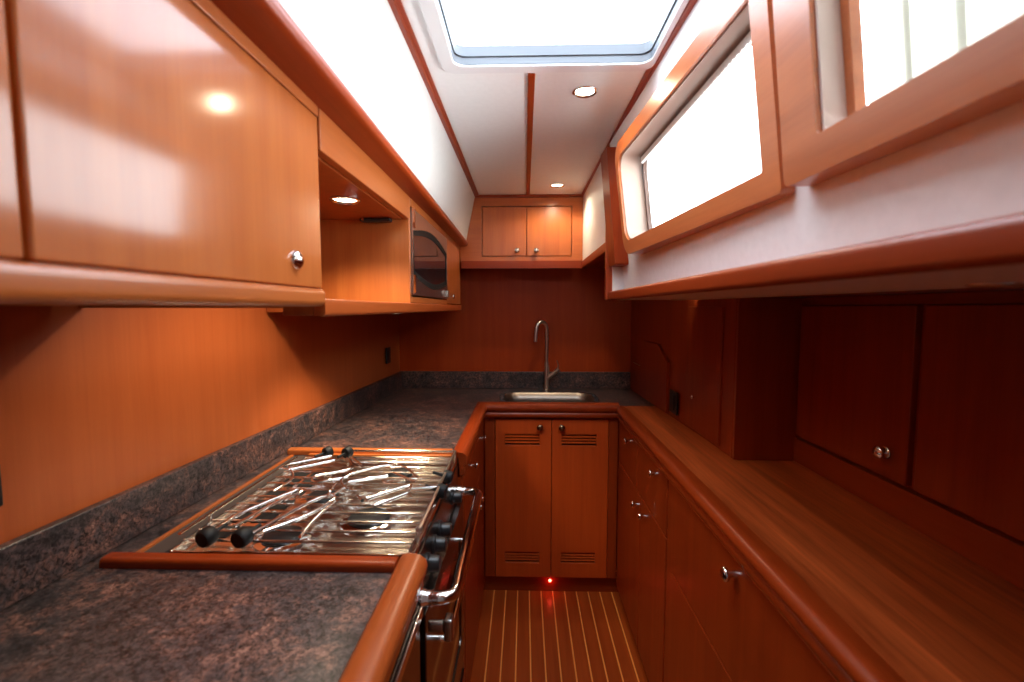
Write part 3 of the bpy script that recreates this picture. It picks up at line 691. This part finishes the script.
t = thing('access_panel', 'thin cherry panel with a clipped corner on the right wall near the sink', 'panel', (XR(2.15), 2.15, 0.945))
bm = BM()
plate(bm, [(1.965, 0.945), (2.32, 0.945), (2.32, 1.235), (2.09, 1.235), (1.965, 1.165)], [], lambda a, b: (XR(a) - 0.014, a, b), lambda a, b: (XR(a) - 0.001, a, b)); obj('board', bm, M['red_z'], t, 0.002)
bm = BM(); box(bm, XR(2.45) - 0.010, XR(2.45) - 0.004, 2.38, 2.52, 1.099, 1.1015); obj('highlight_strip', bm, M['satin'], t)  # thin metal strip stands in for a highlight line on the wall

# soffit lights under the right ledge
downlight((0.50, 1.50, 1.4308), 'small unlit puck light under the far end of the right window ledge', 0.022, 0, 'under_shelf_light', 'puck lights under the right ledge', False)
downlight((0.575, 0.57, 1.4308), 'small unlit puck light under the near end of the right window ledge', 0.03, 0, 'under_shelf_light', 'puck lights under the right ledge', False)

# ------------------------------------------------------------------ stove
sx0, sx1 = -0.662, -0.205
t = thing('stove', 'stainless steel galley stove with wire grate, pot clamps and chrome hand rail', 'stove', (-0.43, 1.06, 0.0))
bm = BM(); box(bm, sx0, sx1, 0.800, 1.330, 0.12, 0.930); obj('body', bm, M['ovensteel'], t, 0.003)
bm = BM(); box(bm, sx0 + .02, -0.262, 0.82, 1.31, 0.0005, 0.119); obj('plinth', bm, M['void'], t)
bm = BM()
box(bm, sx0, sx1, 0.800, 1.330, 0.9305, 0.940); box(bm, sx0, sx0 + 0.006, 0.800, 1.330, 0.940, 0.949); box(bm, sx0, sx1, 0.800, 0.806, 0.940, 0.948); box(bm, sx0, sx1, 1.324, 1.330, 0.940, 0.948); box(bm, sx1 - 0.010, sx1 + 0.004, 0.800, 1.330, 0.936, 0.950)
obj('hob', bm, M['hob'], t, 0.0015)
for k in range(6):
    for j in range(2):
        bm = BM(); y = 0.865 + k * 0.066; x = -0.638 + j * 0.050
        box(bm, x, x + 0.040, y, y + 0.048, 0.9402, 0.9412); obj('exhaust_slot', bm, M['void'], t)
for (x, y, r) in ((-0.335, 0.945, 0.060), (-0.485, 1.055, 0.050), (-0.480, 0.862, 0.052), (-0.340, 1.205, 0.048)):
    bm = BM(); lathe(bm, [(r, 0), (r, 0.004), (r * 0.8, 0.006), (r * 0.62, 0.006), (r * 0.60, 0.003), (r * .58, 0.003)], (x, y, 0.9402), 'z', 28); bb = obj('burner', bm, M['chrome'], t)
    bm = BM(); lathe(bm, [(r * 0.70, 0.004), (r * 0.74, 0.008), (r * 0.68, 0.0115), (r * 0.15, 0.0128), (0, 0.0128)], (x, y, 0.9403), 'z', 28); obj('burner_cap', bm, M['black'], bb)
for k in range(13):
    y = 0.822 + k * 0.0405
    bm = BM(); tube(bm, [(sx0 + .012, y, 0.958), (sx1 - .006, y, 0.958)], 0.0027, 8); obj('grate_bar', bm, M['wire'], t)
for x in (sx0 + .012, sx1 - .006):
    bm = BM(); tube(bm, [(x, 0.815, 0.953), (x, 1.316, 0.953)], 0.0030, 8); obj('grate_side', bm, M['wire'], t)
    for y in (0.83, 1.30): pass
# rails for the pot clamps
bm = BM(); tube(bm, [(-0.530, 1.322, 0.974), (-0.205, 1.322, 0.974)], 0.0032, 8); tube(bm, [(-0.53, 1.322, 0.974), (-0.53, 1.324, 0.941)], 0.003, 8); obj('clamp_rail', bm, M['wire'], t)
bm = BM(); tube(bm, [(-0.205, 1.325, 0.974), (-0.203, 0.850, 0.972)], 0.0036, 8); lathe(bm, [(0, -.008), (0.006, -.004), (0.007, 0), (0.006, .004), (0, .008)], (-0.203, 0.848, 0.972), 'y', 12); tube(bm, [(-0.204, 1.324, 0.974), (-0.207, 1.324, 0.945)], 0.003, 8); tube(bm, [(-0.203, .85, 0.972), (-0.207, .85, 0.945)], 0.003, 8); obj('clamp_rail', bm, M['satin'], t)
bm = BM(); tube(bm, [(-0.652, 0.815, 0.974), (-0.652, 1.26, 0.974)], 0.0030, 8); tube(bm, [(-0.652, .9, 0.974), (-0.655, .9, 0.945)], 0.003, 8); tube(bm, [(-0.652, 1.22, 0.974), (-0.655, 1.22, 0.945)], 0.003, 8); obj('clamp_rail', bm, M['wire'], t)
def clamp(wires, knobs, axis):
    bm = BM(); zk = 0.972
    for w, r in wires: tube(bm, smooth_path([(p[0], p[1], zk + (p[2] if len(p) > 2 else 0)) for p in w], 4) if len(w) > 2 else [(p[0], p[1], zk) for p in w], r, 8)
    c = obj('pot_clamp', bm, M['chrome'], t, angle=70)
    for kx, ky, kz, s in knobs:
        s *= 0.86; bm = BM(); L = 0.028 * s
        lathe(bm, [(0.017 * s, 0), (0.0205 * s, 0.004), (0.0205 * s, L - .003), (0.018 * s, L), (0.004, L), (0.004, L + 0.03)], (kx, ky, kz), axis, 18); obj('clamp_knob', bm, M['knobblack'], c)
    return c
clamp([([(-0.518, 0.823), (-0.482, 0.946), (-0.459, 0.993)], 0.0045), ([(-0.500, 0.829), (-0.449, 0.903), (-0.424, 0.977)], 0.0045),
       ([(-0.459, 0.993), (-0.44, 1.0, .004), (-0.424, 0.977), (-0.425, 0.885), (-0.42, 0.813)], 0.003), ([(-0.451, 1.05, .01), (-0.442, 0.985, .004), (-0.43, 1.06, .0)], 0.003)],
      [(-0.529, 0.795, 0.972, 1)], (0.25, 1, 0.1))
clamp([([(-0.592, 0.830), (-0.596, 0.89), (-0.569, 0.963), (-0.541, 1.018)], 0.0045), ([(-0.57, 0.85), (-0.555, 0.93), (-0.535, 1.0)], 0.004), ([(-0.541, 1.018), (-0.53, 1.03, .003), (-0.520, 1.02), (-0.535, 0.97)], 0.003),
       ([(-0.586, 0.86, .0), (-0.586, 0.861, .03)], 0.0035)],
      [(-0.596, 0.795, 0.972, 1)], (0.25, 1, 0.1))
clamp([([(-0.640, 1.205), (-0.560, 1.278)], 0.0045), ([(-0.623, 1.161), (-0.535, 1.240)], 0.0045), ([(-0.640, 1.205), (-0.648, 1.17, .003), (-0.623, 1.161)], 0.003), ([(-0.635, 1.183), (-0.584, 1.105), (-0.586, 1.023)], 0.0035)],
      [(-0.572, 1.305, 0.978, 0.9)], (-0.5, -0.8, -0.05))
clamp([([(-0.505, 1.26), (-0.462, 1.18), (-0.505, 1.14), (-0.533, 1.12), (-0.516, 1.08), (-0.447, 1.115)], 0.0038), ([(-0.50, 1.27), (-0.44, 1.20)], 0.0035)],
      [(-0.515, 1.305, 0.978, 0.9)], (-0.3, -0.9, -0.05))
clamp([([(-0.415, 1.034), (-0.455, 1.09), (-0.445, 1.137), (-0.400, 1.185), (-0.355, 1.207), (-0.320, 1.19), (-0.272, 1.120)], 0.0033), ([(-0.434, 1.083), (-0.348, 1.125)], 0.004), ([(-0.34, 1.15), (-0.27, 1.09)], 0.003)],
      [(-0.188, 1.150, 0.958, 0.95)], (-1, 0.15, 0.25))
clamp([([(-0.355, 0.985), (-0.289, 1.055)], 0.005), ([(-0.325, 0.949), (-0.271, 1.017)], 0.005), ([(-0.289, 1.055), (-0.27, 1.06, .003), (-0.271, 1.017)], 0.003), ([(-0.38, 1.0), (-0.36, 0.975)], 0.004), ([(-0.275, 1.045), (-0.20, 1.06)], 0.003)],
      [(-0.188, 1.060, 0.958, 0.95)], (-1, 0.15, 0.25))
# control panel, knobs
bm = BM(); box(bm, sx1 + .0005, sx1 + 0.006, 0.802, 1.328, 0.835, 0.930); cp = obj('control_panel', bm, M['ovensteel'], t, 0.002)
for y in (0.890, 0.965, 1.032, 1.215):
    bm = BM(); lathe(bm, [(0.020, 0), (0.020, 0.004), (0.0165, 0.006), (0.0150, 0.024), (0.0125, 0.027), (0, 0.027)], (sx1 + 0.0065, y, 0.880), 'x', 20)
    k_ = obj('control_knob', bm, M['black'], cp)
# oven door
bm = BM(); plate(bm, [(0.806, 0.34), (1.324, 0.34), (1.324, 0.828), (0.806, 0.828)], [rrect(0.86, 1.27, 0.42, 0.74, 0.02)], lambda a, b: (sx1 + 0.022, a, b), lambda a, b: (sx1 + .0005, a, b)); od = obj('oven_door', bm, M['ovensteel'], t, 0.002)
bm = BM(); plate(bm, rrect(0.86, 1.27, 0.42, 0.74, 0.02), [], lambda a, b: (sx1 + 0.018, a, b), lambda a, b: (sx1 + .002, a, b)); obj('oven_window', bm, M['darkglass'], od)
bm = BM(); tube(bm, smooth_path([(sx1 + .0225, 0.87, 0.735), (sx1 + .05, 0.872, 0.735), (sx1 + .055, 0.90, 0.735), (sx1 + .055, 1.23, 0.735), (sx1 + .05, 1.258, 0.735), (sx1 + .0225, 1.26, 0.735)], 3), 0.006, 10); obj('door_handle', bm, M['chrome'], od)
bm = BM(); box(bm, sx1 + .0005, sx1 + 0.020, 0.806, 1.324, 0.13, 0.332); lp_ = obj('lower_panel', bm, M['ovensteel'], t, 0.002)
bm = BM(); tube(bm, [(sx1 + 0.024, 0.82, 0.30), (sx1 + 0.024, 1.31, 0.30)], 0.004, 8); obj('trim_bar', bm, M['chrome'], lp_)
# hand rail
bm = BM(); hx = -0.132
RZ = 0.860
tube(bm, smooth_path([(sx1 + 0.008, 0.809, RZ), (sx1 + 0.035, 0.809, RZ), (hx - 0.018, 0.811, RZ), (hx, 0.828, RZ), (hx, 0.90, RZ), (hx, 1.05, RZ), (hx, 1.24, RZ), (hx, 1.280, RZ), (hx - 0.016, 1.302, RZ), (hx - 0.045, 1.306, RZ), (sx1 + 0.008, 1.306, RZ)], 4), 0.0120, 14)
hr = obj('hand_rail', bm, M['chrome'], t, angle=70)
for y in (0.809, 1.306):
    bm = BM(); lathe(bm, [(0.0165, 0), (0.0165, 0.012), (0.0135, 0.018), (0.0140, 0.028), (0.0121, 0.029)], (sx1 + 0.0065, y, RZ), 'x', 18); obj('rail_socket', bm, M['chrome'], hr)
bm = BM(); box(bm, sx1 + .024, -0.150, 0.808, 0.820, 0.790, 0.812); box(bm, -0.1495, -0.132, 0.800, 0.826, 0.778, 0.822); obj('rail_latch', bm, M['steel'], hr, 0.004)

# ------------------------------------------------------------------ daylight
w = bpy.data.worlds.new('sky'); S.world = w; w.use_nodes = True
bg = w.node_tree.nodes['Background']; bg.inputs[1].default_value = 1.0
wt = w.node_tree.nodes.new('ShaderNodeTexCoord'); ws = w.node_tree.nodes.new('ShaderNodeSeparateXYZ'); wr = w.node_tree.nodes.new('ShaderNodeMapRange')
wm = w.node_tree.nodes.new('ShaderNodeMix'); wm.data_type = 'RGBA'; wm.clamp_factor = True
w.node_tree.links.new(wt.outputs['Generated'], ws.inputs[0]); w.node_tree.links.new(ws.outputs[2], wr.inputs[0])
wr.inputs[1].default_value = -0.12; wr.inputs[2].default_value = 0.06
w.node_tree.links.new(wr.outputs[0], wm.inputs[0])
wm.inputs[6].default_value = (30.0, 30.7, 31.2, 1)      # added unseen glow below the horizon, brightens ceiling and window wall
wm.inputs[7].default_value = (9.2, 9.8, 10.3, 1)        # bright hazy sky
w.node_tree.links.new(wm.outputs[2], bg.inputs[0])
def portal(loc, rot, sx, sy):
    l = bpy.data.lights.new('portal', 'AREA'); l.shape = 'RECTANGLE'; l.size = sx; l.size_y = sy; l.cycles.is_portal = True
    o = bpy.data.objects.new('portal', l); C.objects.link(o); o.location = loc; o.rotation_euler = rot
portal(((hx0 + hx1) / 2, (hy0 + hy1) / 2, CZ + 0.06), (0, 0, 0), hx1 - hx0, hy1 - hy0)
portal((WR(1.03, 1.72) + 0.055, 1.036, 1.724), (0, math.radians(90), 0), 0.26, 0.68)
portal((WR(0.22, 1.73) + 0.08, 0.222, 1.73), (0, math.radians(90), 0), 0.26, 0.64)

# ------------------------------------------------------------------ camera
cam = bpy.data.cameras.new('camera'); co = bpy.data.objects.new('camera', cam); C.objects.link(co)
cam.sensor_width = 36.0; cam.lens = 455.0 * 36.0 / 1024.0; cam.clip_start = 0.02
co.location = (0, 0, 1.40); co.rotation_euler = (math.radians(90 - 4.148), 0, math.radians(1.5695))
cam.dof.use_dof = True; cam.dof.focus_distance = 1.75; cam.dof.aperture_fstop = 3.5
S.camera = co
S.view_settings.view_transform = 'Standard'; S.view_settings.look = 'None'; S.view_settings.gamma = 1.0
S.view_settings.use_curve_mapping = False; S.view_settings.exposure = 0.08
S.cycles.max_bounces = 10; S.cycles.diffuse_bounces = 6; S.cycles.glossy_bounces = 5; S.cycles.transparent_max_bounces = 12
S.cycles.use_denoising = True
S.cycles.sample_clamp_indirect = 8.0; S.cycles.caustics_reflective = False; S.cycles.caustics_refractive = False
